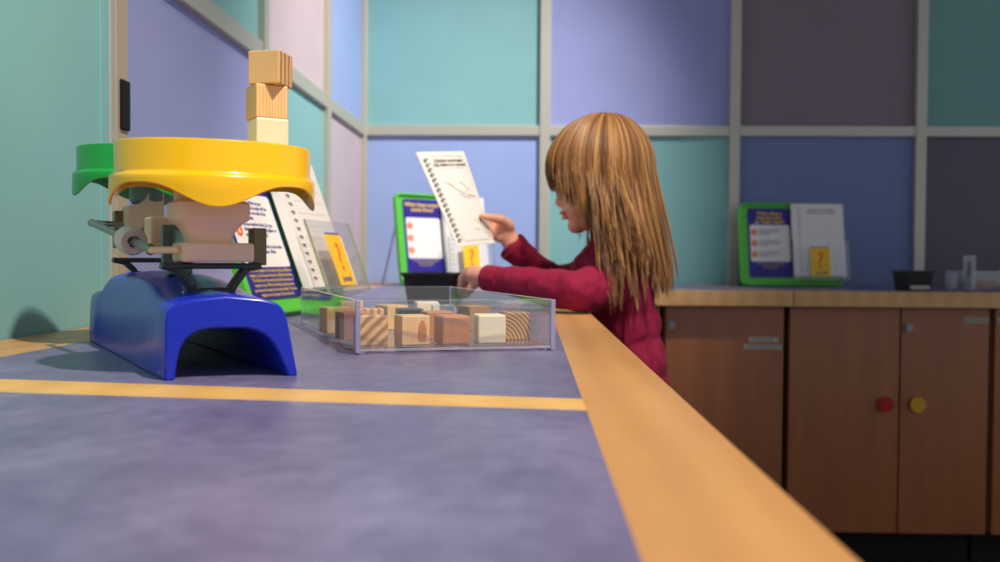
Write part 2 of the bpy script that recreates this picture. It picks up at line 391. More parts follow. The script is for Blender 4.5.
# ---------------------------------------------------------------- spring balance
BA=R(32.8)
B=tag(empty('toy_balance',(-.285,.7535,T),BA),'toy two-pan balance with blue base and yellow and green pans','balance')
def sect(y,bw,tw,h,crown,n=72,ex=12.0):
    """outer section as arch: from left foot over to right foot"""
    pts=[]
    for i in range(n+1):
        a=PI-PI*i/n; c,s=math.cos(a),math.sin(a)
        px=math.copysign(abs(c)**(2/ex),c); pz=abs(s)**(2/ex)
        wd=bw*(1-pz)+tw*pz; off=-.0055-.004*pz
        z=h*pz+crown*max(0,1-px*px)*pz
        X_=px*wd/2+off; pts.append((X_-.004*(y+.164)*1.2,y-.17*X_,z))
    return pts
def base_mesh():
    bm=bmesh.new()
    st=[(-.174,.083,.074,.0475,.0065),(-.172,.084,.075,.048,.0065),(-.14,.085,.074,.0495,.0065),(-.115,.086,.073,.0520,.006),(-.095,.087,.070,.0555,.006),(-.07,.086,.067,.0590,.006),(-.03,.086,.065,.0615,.006),(.03,.086,.065,.0630,.005),(.07,.087,.067,.0625,.005),(.088,.088,.069,.0610,.005),(.100,.088,.071,.0570,.004),(.110,.089,.074,.0510,.003),(.12,.089,.077,.0485,.003),(.1555,.088,.077,.046,.003),(.1575,.087,.076,.045,.003)]
    A=[[bm.verts.new(p) for p in sect(*s)] for s in st]
    def inner(y,h,w): return sect(y,w,w*.78,h,.001,ex=4.0)
    I=[[bm.verts.new(p) for p in inner(y,h,w_)] for y,h,w_ in ((-.174,.0325,.0715),(-.168,.0315,.0705),(-.05,.035,.072),(.05,.035,.072),(.153,.0305,.070),(.1575,.0315,.071))]
    for L in (A,I):
        for i in range(len(L)-1):
            for k in range(len(L[0])-1): bm.faces.new((L[i][k],L[i][k+1],L[i+1][k+1],L[i+1][k]))
    n=len(A[0])
    for k in range(n-1):
        bm.faces.new((A[0][k],A[0][k+1],I[0][k+1],I[0][k])); bm.faces.new((A[-1][k],A[-1][k+1],I[-1][k+1],I[-1][k]))
    for k in (0,n-1):
        side=[L[k] for L in A]; ins=[L[k] for L in I]
        bm.faces.new(side+ins[::-1])
    return bm
bo=link('base',base_mesh(),'base_blue',B,True,ang=35)
bv=bo.modifiers.new('b','BEVEL'); bv.width=.0012; bv.segments=2; bv.limit_method='ANGLE'; bv.angle_limit=R(40)
def base_top(y):
    import bisect
    k=[(-.175,.053),(-.115,.0575),(-.095,.061),(-.07,.0645),(-.03,.067),(.03,.0675),(.07,.067),(.095,.0625),(.12,.0515),(.1575,.048)]
    for (a,ha),(b,hb) in zip(k,k[1:]):
        if a<=y<=b: return ha+(hb-ha)*(y-a)/(b-a)
    return .05
# feet ribs along the lower left side
for y in (-.07,.0,.07,.13):
    pass
def yoke(y,dz,par):
    bm=bmesh.new()
    zb=base_top(y)-.004
    def bar(a,b,w_,d=.012): 
        a=Vector(a);b=Vector(b); v=b-a; L=v.length; ang=-math.atan2(v.z,v.x)
        bx(bm,(a+b)/2,(L+w_*.6,d,w_),(0,ang,0),.0012)
    bx(bm,(-.006,y,zb+.001),(.030,.013,.008),None,.002)
    tz=.0735+dz
    bar((-.018,y,zb+.002),(-.0195,y,zb+.006),.006)
    for s in (-1,1):
        pts=[(-.006+s*.013,y,zb+.003),(-.006+s*.0175,y,zb+.010),(-.006+s*.024,y,tz-.002),(-.006+s*.033,y,tz)]
        for a,b in zip(pts,pts[1:]): bar(a,b,.0048)
    bar((-.036,y,tz),(.027,y,tz),.0042,.014)
    link('yoke',bm,'black_plastic',par)
yoke(-.118,0,B); yoke(.095,.003,B)
# upright brown side brackets, one at the right of each yoke
box('side_bracket',(.0285,-.112,.0875),(.010,.014,.027),'bronze_metal',B,.001)
box('side_bracket',(-.030,.118,.104),(.012,.014,.034),'bronze_metal',B,.001)
box('side_bracket',(.0285,.100,.100),(.010,.014,.030),'bronze_metal',B,.001)
# long beam tying the two ends
bm=bmesh.new()
for s in (-.017,.010): 
    bx(bm,(s,-.01,.0955),(.003,.20,.013),(R(2.2),0,0),.0008)
bx(bm,(-.0035,-.01,.101),(.030,.016,.003),(R(2.2),0,0),.0008)
bx(bm,(-.0035,-.075,.0985),(.030,.012,.003),(R(2.2),0,0),.0008); bx(bm,(-.0035,.055,.104),(.030,.012,.003),(R(2.2),0,0),.0008)
link('beam',bm,'steel',B)
bm=bmesh.new()
bx(bm,(-.0185,-.040,.0870),(.012,.007,.035),None,.0008)
bx(bm,(-.013,-.045,.0700),(.018,.014,.008),None,.0012)
link('pivot_plate',bm,'grey_plastic',B)
box('pivot_block',(-.018,-.005,.0985),(.022,.028,.026),'beige_plastic',B,.002)
def carrier(y,z,par,ysz=.05):
    """moulded block, flared funnel and square collar under a pan"""
    bm=bmesh.new(); bx(bm,(-.0045,y,z+.0065),(.049,.036,.0135),None,.0018); link('carrier_block',bm,'beige_plastic',par)
    bm=bmesh.new()
    prof=[(.0145,.0130),(.0147,.0165),(.0158,.0200),(.0180,.0235),(.0212,.0268),(.0242,.0290),(.0250,.0300),(.0250,.0405),(.0235,.0420)]
    rings=[]
    for r_,h in prof: rings.append([bm.verts.new((-.008+a,y+b,z+h)) for a,b in rrect(2*r_,2*r_*.9,r_*.30,5)])
    for A_,B_ in zip(rings,rings[1:]):
        n=len(A_)
        for k in range(n): bm.faces.new((A_[k],A_[(k+1)%n],B_[(k+1)%n],B_[k]))
    bm.faces.new(rings[0][::-1]); bm.faces.new(rings[-1])
    link('pan_support',bm,'beige_plastic',par,True,ang=30)
carrier(-.117,.0765,B)
# rear carrier: tall column with a rounded shoulder
bm=bmesh.new()
pts=[(-.029,.0865),(-.029,.1245),(-.020,.1265),(-.0145,.131),(-.0115,.1385),(-.0115,.1500),(.001,.1500),(.001,.112),(-.011,.112),(-.011,.0865)]
a=[bm.verts.new((x,.082,z)) for x,z in pts]; b=[bm.verts.new((x,.116,z)) for x,z in pts]; n=len(pts)
bm.faces.new(a[::-1]); bm.faces.new(b)
for i in range(n): bm.faces.new((a[i],a[(i+1)%n],b[(i+1)%n],b[i]))
link('rear_column',bm,'beige_plastic',B)
bm=bmesh.new(); lathe(bm,[(.0001,.1270),(.017,.1270),(.019,.130),(.019,.150),(.0001,.150)],32,(-.006,.100,0)); link('pan_hub',bm,'grey_plastic',B,True,ang=40)
box('rear_block',(.004,.070,.098),(.034,.024,.022),'beige_plastic',B,.002)
# slider rod and its round weight
bm=bmesh.new(); tube(bm,[(-.030,-.128,.0845),(-.0445,-.105,.0842)],.0026,10); link('short_rod',bm,'beige_plastic',B,True,ang=40)
p0=Vector((-.0435,-.098,.0850)); p1=Vector((-.0615,.060,.1077)); p2=Vector((-.034,.085,.1075))
bm=bmesh.new(); tube(bm,[p0,p1],.0030,10); tube(bm,[p1,p2],.0026,10); sphere(bm,p1,.0034,10,8); sphere(bm,p0,.0042,10,8); link('slider_rod',bm,'steel',B,True,ang=40)
d_=(p1-p0).normalized(); pc=p0+(p1-p0)*.30
bm=bmesh.new(); n=28
q=d_.to_track_quat('Z','Y').to_matrix()
prof=[(.0045,-.008),(.0090,-.0085),(.0105,-.006),(.0105,.006),(.0090,.0085),(.0045,.008)]
rings=[[bm.verts.new(pc+q@Vector((r_*math.cos(2*PI*k/n),r_*math.sin(2*PI*k/n),z))) for k in range(n)] for r_,z in prof]
for i in range(len(rings)):
    A_,B_=rings[i],rings[(i+1)%len(rings)]
    for k in range(n): bm.faces.new((A_[k],A_[(k+1)%n],B_[(k+1)%n],B_[k]))
link('sliding_weight',bm,'white_nylon',B,True,ang=40)
def pan(y,zr,m,label,ph,tilt=0):
    """shallow dish on a skirt cut into four lobes"""
    bm=bmesh.new(); n=128; t_=.0022
    def zb(a):
        c=.5+.5*math.cos(4*(a-ph)); c=c**1.5
        return zr-.0292-.0150*c
    # outside from top to bottom; then inside
    def ring(r,zf): r*=.975; return [bm.verts.new((-.0015+r*math.cos(2*PI*k/n),y+r*math.sin(2*PI*k/n),zf(2*PI*k/n))) for k in range(n)]
    rs=[ring(.0655,lambda a:zr-.0006),ring(.0668,lambda a:zr),ring(.0682,lambda a:zr-.0004),ring(.0688,lambda a:zr-.0016),ring(.0686,lambda a:zr-.0205),ring(.0695,lambda a:zr-.0222),ring(.0712,lambda a:zr-.0232),ring(.0720,lambda a:zr-.0248),
        ring(.0722,lambda a:(zr-.0248)*.5+zb(a)*.5),ring(.0724,lambda a:zb(a)+.0006),ring(.0716,lambda a:zb(a)),ring(.0704,lambda a:zb(a)+.0006),
        ring(.0700,lambda a:(zr-.0265)*.5+zb(a)*.5),ring(.0698,lambda a:zr-.0262),ring(.0666,lambda a:zr-.0235),ring(.0664,lambda a:zr-.0040),ring(.0655,lambda a:zr-.0034)]
    for A_,B_ in zip(rs,rs[1:]):
        for k in range(n): bm.faces.new((A_[k],A_[(k+1)%n],B_[(k+1)%n],B_[k]))
    t0=ring(.0640,lambda a:zr-.0014); b0=ring(.0640,lambda a:zr-.0036)
    for A_,B_ in ((t0,rs[0]),(rs[-1],b0)):
        for k in range(n): bm.faces.new((A_[k],A_[(k+1)%n],B_[(k+1)%n],B_[k]))
    bm.faces.new(t0); bm.faces.new(b0[::-1])
    bmesh.ops.rotate(bm,cent=(0,y,zr),matrix=Matrix.Rotation(tilt,3,'X'),verts=bm.verts)
    o=link('pan',bm,m,B,True,ang=38); o['label']=label; return o
pan(-.11,.1590,'yellow_plastic','yellow pan',R(-134+32),R(2.2))
pan(.100,.1762,'green_plastic','green pan',R(-130+45),R(1.5))
bm=bmesh.new(); disc(bm,(-.008,-.11,.1385),.0215,.043,'z',32); link('pan_hub',bm,'beige_plastic',B,True,ang=40)
bm=bmesh.new(); disc(bm,(-.006,.10,.1625),.0205,.026,'z',32); link('pan_hub',bm,'grey_plastic',B,True,ang=40)
# ---------------------------------------------------------------- blocks
BS=.0252
def block(loc_,rz,m,label,group,name='wooden_block',bev=.0009,rot=(0,0)):
    bm=bmesh.new(); bx(bm,(0,0,BS/2),(BS,BS,BS),None,bev,2)
    o=link(name,bm,m); o.location=loc_; o.rotation_euler=(rot[0],rot[1],rz); tag(o,label,'block',group); return o
bl=Matrix.Translation((-.285,.7535,T))@Matrix.Rotation(BA,4,'Z')
sp=bl@Vector((.0465,-.078,.1604)); g='blocks stacked on the yellow pan'
block(sp,R(33),'white_plastic_block','cream white plastic block at the bottom of the stack on the yellow pan',g,'plastic_block',.0014)
block(sp+Vector((-.0012,.001,BS+.0002)),R(35),'pine','pale pine block in the middle of the stack on the yellow pan',g)
block(sp+Vector((.0022,-.0005,2*BS+.0004)),R(-9),'pine_endgrain','striped end-grain pine block on top of the stack on the yellow pan',g)
# ---------------------------------------------------------------- clear tray
TZ=T+.0022
cor=[(-.1435,.762),(.0205,.812),(-.101,1.167),(-.274,1.100)]
ctr=(-.125,.96)
tr=tag(empty('display_tray',(ctr[0],ctr[1],T)),'clear acrylic tray holding small blocks in the middle of the table','tray')
cl=[Vector((x-ctr[0],y-ctr[1])) for x,y in cor]
def inset(P,d):
    out=[]; n=len(P)
    for i in range(n):
        a,b,c=P[i-1],P[i],P[(i+1)%n]
        d1=(b-a).normalized(); d2=(c-b).normalized(); n1=Vector((-d1.y,d1.x)); n2=Vector((-d2.y,d2.x))
        k=(n1+n2); k=k/(k.dot(n1)); out.append(b+k*d)
    return out
tw=.0028; inn=inset(cl,tw); H0,H1=.0022,.0448
def wallmesh(i,m='acrylic'):
    bm=bmesh.new(); j=(i+1)%4
    prism(bm,[cl[i],cl[j],inn[j],inn[i]],H0+.003,H1); 
    o=link('tray_wall',bm,m,tr); bv=o.modifiers.new('b','BEVEL'); bv.width=.0003; bv.segments=2; return o
bm=bmesh.new()
O0=[bm.verts.new((p.x,p.y,H0)) for p in cl]; O1=[bm.verts.new((p.x,p.y,H1)) for p in cl]; I1=[bm.verts.new((p.x,p.y,H1)) for p in inn]; I0=[bm.verts.new((p.x,p.y,H0+.003)) for p in inn]
OM=[bm.verts.new((p.x,p.y,H0+.0026)) for p in cl]
for k in range(4):
    j=(k+1)%4
    bm.faces.new((O0[k],O0[j],OM[j],OM[k])).material_index=1
    bm.faces.new((OM[k],OM[j],O1[j],O1[k])); bm.faces.new((O1[k],O1[j],I1[j],I1[k])).material_index=1; bm.faces.new((I1[k],I1[j],I0[j],I0[k]))
bm.faces.new(O0[::-1]); bm.faces.new(I0)
o=link('tray_shell',bm,['acrylic','bright_edge'],tr); bv=o.modifiers.new('b','BEVEL'); bv.width=.0005; bv.segments=2
# glued seams at the corners, and a foot under each corner
for k in range(4):
    d=(inn[k]-cl[k]); 
    bm=bmesh.new(); c=cl[k]-d*.12
    sw=.0042 if k<2 else .0018
    bx(bm,(c.x+d.x*.5,c.y+d.y*.5,.0005+(H1)/2),(sw,sw,H1-.001),(0,0,.3),.0006); link('corner_seam',bm,'acrylic_edge',tr)
for k in range(4):
    c=cl[k]*.95
    bm=bmesh.new(); disc(bm,(c.x,c.y,.0011),.0045,.0022,'z',20); link('tray_foot',bm,'acrylic_edge',tr,True,ang=40)
g='blocks lying in the clear tray'
BZ=T+.0054
def tb(x,y,rz,m,label,name='wooden_block',bev=.0009):
    p=ground(x,y,BZ); a=R(rz)
    p+=Vector((-math.sin(a)*BS/2*1.0,math.cos(a)*BS/2,0)); p.z=BZ
    return block(p,a,m,label,g,name,bev)
tb(374,345.5,24,'pine_stripe','block with slanting brown stripes in the front left corner of the tray')
b_=tb(416,345,24,'pine','pale pine block with an orange oval knot on its front')
bm=bmesh.new(); prism(bm,[(math.cos(2*PI*k/28)*.0038+.0055,math.sin(2*PI*k/28)*.011) for k in range(28) if math.sin(2*PI*k/28)>-.75],0,.0004)
link('knot',bm,'knot',b_,rot=(PI/2,0,0),loc=(0,-BS/2-.0001,BS/2-.0025))
tb(456.5,345,24,'cedar','reddish cedar block with rounded corner near the middle of the tray front','wooden_block',.0018)
tb(492,343.5,14,'white_plastic_block','cream white plastic block at the front of the tray','plastic_block',.0016)
tb(517,340,14,'pine_ring','brown block with curved growth rings at the right of the tray')
tb(480,330,36,'walnut_side','dark-sided block with pale top behind the cream white block')
tb(440,339,20,'cedar','reddish brown block between the knotted and cedar blocks, just behind them')
tb(411,335,15,'black_block','black block behind the knotted pine block','plastic_block',.0012)
tb(444,330,10,'clear_block','clear block near the back middle of the tray','plastic_block',.0010)
tb(428,324.5,14,'white_plastic_block','white block lying behind the black block in the tray','plastic_block',.0012)
tb(398,329.5,38,'pine','tall-looking pale pine block behind the black block at centre left')
tb(371,335,16,'pine_upright_stripe','block with upright end-grain stripes behind the slanting striped one')
tb(357,340,30,'cedar','pinkish brown block seen through the left wall of the tray')
tb(339,333,30,'pine','pale pine block furthest left in the tray')
tb(352,323.5,20,'pine','pine block in the rear left of the tray, behind the striped ones')
# ---------------------------------------------------------------- guide boards, notebooks
def board(loc_,rz,lean,w_,h_,label,head,steps,foot,pocket,hs=.0155,mg=.028,cf=.43):
    b=empty('guide_board',loc_,rz); tag(b,label,'board')
    b.rotation_euler=(PI/2-lean,0,rz)      # local x along, local y up the board, local z towards the reader
    # green tray with a raised rim
    bm=bmesh.new()
    rs=[]
    for wx,hy,rr_,z in ((w_,h_,.022,0),(w_,h_,.022,.010),(w_-.004,h_-.004,.020,.013),(w_-.012,h_-.012,.016,.013),(w_-.018,h_-.018,.013,.0045)):
        rs.append([bm.verts.new((a,c+h_/2,z)) for a,c in rrect(wx,hy,rr_,8)])
    for A_,B_ in zip(rs,rs[1:]):
        n=len(A_)
        for k in range(n): bm.faces.new((A_[k],A_[(k+1)%n],B_[(k+1)%n],B_[k]))
    bm.faces.new(rs[0][::-1]); bm.faces.new(rs[-1]); link('backing_tray',bm,'board_green',b,True,ang=30)
    cw,ch=w_*cf,h_*.84; cx=-w_/2+mg+cw/2; cy=h_*.52
    pc_=card('purple_card',cw,ch,.010,.0015,'board_purple',b,cx,cy,.0050)
    wh=ch*.53; wy=cy+ch*.5-ch*.245-wh/2
    card('white_panel',cw*.90,wh,.006,.0006,'board_white',pc_,cx,wy,.0066)
    text('heading_text',head,hs,'yellow_print',pc_,cx,cy+ch/2-.0215,.0067,'CENTER',bold=.0004,shear=.15,line=.9)
    for k,s_ in enumerate(steps):
        yy=wy+wh/2-wh*(.20+.30*k)
        bm=bmesh.new(); disc(bm,(cx-cw*.36,yy,.0077),.0095,.0006,'z',24); nd=link('number_disc',bm,'orange_print',pc_,True,ang=40)
        text('number_text',str(k+1),.013,'board_white',nd,cx-cw*.36,yy-.0045,.0081,'CENTER',bold=.0003)
        text('step_text',s_,.0070,'ink_purple',pc_,cx-cw*.25,yy+.006,.0074,'LEFT',bold=.00012,line=1.05)
    text('footer_text',foot,.0066,'ink_gold',pc_,cx,cy-ch/2+ch*.19,.0067,'CENTER',bold=.0001,line=1.02)
    # clear pocket over the right half
    pw=w_*.53; ph=h_*.47; px=w_/2-pw/2+.004; z0=.052
    pk=box('clear_pocket',(px,ph/2+.012,z0),(pw,ph,.0025),'acrylic',b,.0004)
    for s_ in (-1,1): box('pocket_edge',(px+s_*(pw/2+.0008),ph/2+.012,z0),(.0022,ph,.0034),'green_acrylic_edge',pk,.0003)
    box('pocket_edge',(px,.0125,(z0+.013)/2+.004),(pw-.005,.002,z0-.010),'acrylic',pk,.0003)
    jx,jy=px-.004,ph*.48+.008; jw,jh=.060,ph*.72
    jc=card('journal_picture',jw,jh,.003,.0012,'card_yellow',b,jx,jy,z0+.0015); jc['label']='yellow journal picture'
    card('page_edge',.0045,jh*.96,.001,.001,'paper',jc,jx+jw/2+.0022,jy-.002,z0+.0012)
    box('spine_strip',(jx,jy+jh/2+.0015,z0+.0018),(jw*.92,.003,.001),'ink_purple',jc,0)
    text('question_mark','?',jh*.78,'orange_print',jc,jx,jy-jh*.20,z0+.0028,'CENTER',bold=.0008)
    text('journal_text','journal',.0125,'board_purple',jc,jx,jy-jh*.42,z0+.0028,'CENTER',bold=.0003)
    # support leg behind
    box('support_leg',(0,h_*.36,-.004),(w_*.5,h_*.7,.003),'board_green',b,.0005)
    # notebook leaning on the board inside the pocket
    nb=empty('spiral_notebook',(0,0,0)); nb.matrix_world=Matrix.LocRotScale(Vector(loc_),Euler((PI/2-lean,0,rz)),None)
    nw,nh=w_*.50,h_*.87; nx=w_/2-nw/2+.003; ny=nh/2+.028
    pb=box('page_block',(nx,ny,.0205),(nw,nh,.013),'paper',nb,.0008)
    bm=bmesh.new()
    box('front_page',(nx,ny,.0277),(nw-.002,nh-.002,.0008),'board_white',nb,0)
    k=0; m_=15
    for k in range(m_):
        yy=ny-nh/2+.014+(nh-.028)*k/(m_-1); x0=nx-nw/2+.022
        tube(bm,[(x0+.004*math.cos(a_)-.003,yy+.0012*a_/3,.0282+.0022*math.sin(a_)) for a_ in [j*.7 for j in range(-1,6)]],.0009,6)
        disc(bm,(x0+.002,yy-.001,.0283),.0016,.0006,'z',10)
    link('spiral_binding',bm,'ink_dark',nb,True,ang=60)
    text('page_heading','Scientists record what\nthey observe in a journal',.0088,'ink_dark',nb,nx+.010,ny+nh/2-.022,.0282,'CENTER',bold=.00015)
    bm=bmesh.new()
    for k in range(5): bx(bm,(nx+.012,ny+nh/2-.05-.019*k,.0283),(nw*.68,.0005,.0003))
    link('ruled_line',bm,'ink_grey',nb)
    return b,nb,pk
st_l=['Pick a block. What do you\nthink the block is made of? Put\nthe block on one side of the\nbalance scale.','Choose another block. Do you\nthink it will weigh more, lighter or\nsame as the first block?','Put the second block on the other\nside of the balance. What\nhappens?']
ft_l='When two objects of the same size have different\nweights, it is because they have different densities.\nThe blocks are the same size but the amount of\nmatter is not. When the balance tips one way\nyou know the object has more density. That one\nweighs more because it has more in it.'
st_r=['Put one card under the\nmicroscope and look\nat it closely','Look at the shape and\nthe colour of each part\nof the card','Try a new card. How is\nit different from the\nfirst one?']
ft_r='Scientists use tools to see things\nthat are too small for\ntheir eyes alone.'
b1,n1,k1=board((-.324,1.300,T+.001),R(81),R(20),.325,.234,'green-framed purple guide board beside the toy balance, partly behind it','Are all blocks\nthe same?',st_l,ft_l,True,mg=.020,cf=.47)
tag(n1,'white spiral notebook propped on the guide board next to the toy balance','notebook','spiral notebooks on the guide boards')
b2,n2,k2=board((-.258,2.74,T+.001),R(40),R(9),.305,.270,'green-framed purple guide board in the back corner beyond the black bin','What does sound\ncome from?',['','',''],ft_r,True,.0165)
tag(n2,'white spiral notebook on the corner guide board, partly behind the held page','notebook','spiral notebooks on the guide boards')
b3,n3,k3=board((.806,2.905,T+.001),R(2),R(11),.318,.262,'green-framed purple guide board standing on the counter at right','What does a\nbug look like\nup really close?',st_r,ft_r,True,.0150)
tag(n3,'white spiral notebook on the right-hand guide board on the counter','notebook','spiral notebooks on the guide boards')
# thin easel stay beside the corner board
bm=bmesh.new(); tube(bm,[at(382,284.5,2.80)+Vector((0,0,-.003)),at(400,208,2.76)],.0028,8)
tag(link('easel_stay',bm,'acrylic_edge',None,True,ang=40),'thin slanting clear stay leaning behind the corner guide board','stay')
# ---------------------------------------------------------------- bins
def bin_(loc_,w_,d_,h_,label,strip,rz=0):
    b=tag(empty('plastic_bin',loc_,rz),label,'bin','small black bins')
    bm=bmesh.new(); rs=[]
    for wx,z in ((w_*.84,0),(w_*.97,h_-.004),(w_*1.04,h_-.004),(w_*1.04,h_),(w_*.94,h_),(w_*.80,.004)):
        rs.append([bm.verts.new((a,c,z)) for a,c in rrect(wx,wx*d_/w_,.010,5)])
    for A_,B_ in zip(rs,rs[1:]):
        n=len(A_)
        for k in range(n): bm.faces.new((A_[k],A_[(k+1)%n],B_[(k+1)%n],B_[k]))
    bm.faces.new(rs[0][::-1]); bm.faces.new(rs[-1]); link('bin_shell',bm,'bin_black',b,True,ang=30)
    bm=bmesh.new()
    A0=rrect(w_*1.05,w_*1.05*d_/w_,.011,5); A1=rrect(w_*.95,w_*.95*d_/w_,.009,5)
    for z in (h_+.0003,h_+.0012):
        pass
    n=len(A0); q=[[bm.verts.new((a,c,z)) for a,c in P_] for P_,z in ((A0,h_+.0002),(A0,h_+.0014),(A1,h_+.0014),(A1,h_+.0002))]
    for i in range(4):
        for k in range(n): bm.faces.new((q[i][k],q[i][(k+1)%n],q[(i+1)%4][(k+1)%n],q[(i+1)%4][k]))
    link('bin_rim',bm,'bin_rim',b)
    if strip: box('bin_label',(.004,-w_*.84*d_/w_/2-.0035,.010),(.052,.001,.010),'label_white',b,0,rot=(R(-8),0,0))
    return b
bin_((-.172,1.665,T),.106,.12,.053,'black plastic bin on the table under the child\'s near hand',False)
bin_((1.052,2.60,T),.088,.085,.054,'black plastic bin with white label on the back counter at right',True)
# clear things at the far right of the counter
cb=tag(empty('clear_box',(1.36,2.68,T)),'low clear plastic box at the right end of the counter','box')
bm=bmesh.new(); w2,d2_,h2,t2=.30,.16,.055,.003
bx(bm,(0,0,.0015),(w2,d2_,.003))
for s in (-1,1): bx(bm,(0,s*(d2_/2-t2/2),h2/2),(w2,t2,h2)); bx(bm,(s*(w2/2-t2/2),0,h2/2),(t2,d2_-2*t2,h2))
link('box_shell',bm,'acrylic',cb)
def jar(x,y,r,h,label,inside):
    j=tag(empty('clear_jar',(x,y,T)),label,'jar','clear jars on the back counter')
    bm=bmesh.new(); lathe(bm,[(.0002,0),(r,0),(r,h),(r-.002,h),(r-.002,.003),(.0002,.003)],32); link('jar_wall',bm,'acrylic',j,True,ang=40)
    if inside:
        bm=bmesh.new(); bx(bm,(0,0,h*.60),(r*.5,r*.6,h*.42),None,.001); tube(bm,[(0,0,.004),(0,0,h*.45)],.0015,8); link('dark_insert',bm,'black_block',j)
jar(1.205,2.60,.016,.098,'tall narrow clear jar holding a black insert, on the counter at right',True)
jar(1.168,2.62,.014,.048,'short clear jar left of the tall narrow jar on the counter',False)
bm=bmesh.new(); bx(bm,(0,0,.012),(.05,.03,.024),None,.005,3); tag(link('brown_sample',bm,'brown_thing',None,True,loc=(1.29,2.68,T+.0035)),'small brown sample lying in the clear box','sample')
for i,(x,y) in enumerate(((1.30,2.64),(1.36,2.65),(1.43,2.66))):
    bm=bmesh.new(); bx(bm,(0,0,.005),(.042,.022,.010),None,.003,2); o=link('dark_sample',bm,'black_block',None,loc=(x,y-.018,T+.0035))
    tag(o,['left','middle','right'][i]+' one of three small dark samples in the clear box','sample','dark samples in the clear box')

# ---------------------------------------------------------------- the held notebook page
pg=[at(416,152,1.500),at(463.5,151,1.585),at(495,243,1.575),at(457.5,246.5,1.495)]
pc0=sum(pg,Vector())/4
ax=((pg[1]-pg[0])+(pg[2]-pg[3])).normalized(); ay=((pg[0]-pg[3])+(pg[1]-pg[2])); ay=(ay-ax*ay.dot(ax)).normalized(); az=ax.cross(ay)
PM=Matrix(((ax.x,ay.x,az.x,pc0.x),(ax.y,ay.y,az.y,pc0.y),(ax.z,ay.z,az.z,pc0.z),(0,0,0,1)))
page=empty('notebook_page'); page.matrix_world=PM
tag(page,'white spiral-bound page held up by the child, with faint crayon marks','page')
def pl(u,v):   # u,v in 0..1 over the page -> local point
    a=pg[3].lerp(pg[2],u); b=pg[0].lerp(pg[1],u); return PM.inverted()@a.lerp(b,v)
bm=bmesh.new(); nu,nv=12,16; g1=[];g2=[]
for i in range(nv+1):
    for k in range(nu+1):
        p=pl(k/nu,i/nv)+Vector((0,0,.004*math.sin(PI*i/nv)*math.sin(PI*k/nu)))
        g1.append(bm.verts.new(p)); g2.append(bm.verts.new(p-Vector((0,0,.0014))))
W_=nu+1
for i in range(nv):
    for k in range(nu):
        a=i*W_+k; bm.faces.new((g1[a],g1[a+1],g1[a+W_+1],g1[a+W_])); bm.faces.new((g2[a],g2[a+W_],g2[a+W_+1],g2[a+1]))
for i in range(nv):
    for k in (0,nu): a=i*W_+k; bm.faces.new((g1[a],g1[a+W_],g2[a+W_],g2[a]))
for k in range(nu):
    for i in (0,nv): a=i*W_+k; bm.faces.new((g1[a],g1[a+1],g2[a+1],g2[a]))
link('sheet',bm,'paper',page,True,ang=40)
def pz(u,v): return pl(u,v)+Vector((0,0,.004*math.sin(PI*v)*math.sin(PI*u)+.0006))
bm=bmesh.new()
for k in range(17):
    v=.90-.85*k/16; c=pz(.115,v)
    tube(bm,[c+Vector((.0045*math.cos(a_)-.001,.0028*math.sin(a_)+.001*a_/3,.0012*math.sin(a_)+.0008)) for a_ in [j*.55 for j in range(1,10)]],.0009,6)
link('spiral_binding',bm,'ink_dark',page,True,ang=60)
pwid=(pl(1,.5)-pl(0,.5)).length
text('page_heading','Scientists record what\nthey observe in a journal',pwid*.072,'ink_dark',page,0,0,0,'CENTER',bold=.0001,mtx=Matrix.Translation(pz(.57,.885)+Vector((0,0,.0004))))
bm=bmesh.new()
def stroke(pts,r=.0003):
    tube(bm,[pz(u,v) for u,v in pts],r,6)
bord=[(.24,.95),(.85,.95),(.93,.92),(.94,.1),(.88,.05),(.25,.05),(.20,.09),(.20,.91),(.24,.95)]
stroke(bord,.00035); stroke([(.33,.81),(.85,.815)],.0004)
link('border_line',bm,'ink_grey',page)
for pts in ([(.28,.68),(.42,.62),(.60,.55),(.78,.51),(.90,.50)],[(.38,.66),(.50,.58),(.66,.53),(.88,.52)],[(.62,.67),(.70,.63),(.78,.58)],[(.60,.25),(.68,.27),(.74,.22),(.70,.16),(.60,.17),(.64,.22)]):
    bm=bmesh.new(); stroke(pts,.0006); link('crayon_mark',bm,'crayon_orange',page)
for pts in ([(.52,.54),(.64,.50),(.76,.49)],[(.70,.57),(.80,.60),(.86,.64)]):
    bm=bmesh.new(); stroke(pts,.0006); link('crayon_mark',bm,'crayon_pink',page)
# ---------------------------------------------------------------- the child
G0=tag(empty('person',(.165,1.50,0)),'young child with long brown hair and crimson top, holding up a white page','person')
GO=Vector((.165,1.50,0))
def blob(bm,c,s,rot=None,u=20,v=14): sphere(bm,c-GO,s,u,v,rot)
def limb(bm,pts,rs,step=.35):
    for (a,ra),(b,rb) in zip(list(zip(pts,rs))[:-1],list(zip(pts,rs))[1:]):
        L=(b-a).length; n=max(2,int(L/(min(ra,rb)*step)))
        for k in range(n+1):
            t_=k/n; sphere(bm,a.lerp(b,t_)-GO,ra+(rb-ra)*t_,14,9)
def grown(name,bm,m,voxel,smooth=6,disp=None):
    o=link(name,bm,m,G0,True,raw=True)
    r_=o.modifiers.new('r','REMESH'); r_.mode='VOXEL'; r_.voxel_size=voxel; r_.use_smooth_shade=True
    s_=o.modifiers.new('s','SMOOTH'); s_.factor=.5; s_.iterations=smooth
    if disp:
        for size,st in disp:
            tx=bpy.data.textures.new('folds','CLOUDS'); tx.noise_scale=size; tx.noise_depth=2
            d=o.modifiers.new('d','DISPLACE'); d.texture=tx; d.strength=st; d.mid_level=.5; d.texture_coords='LOCAL'
    return o
Hc=at(606,168,1.50); HS=.92; ha=R(8)
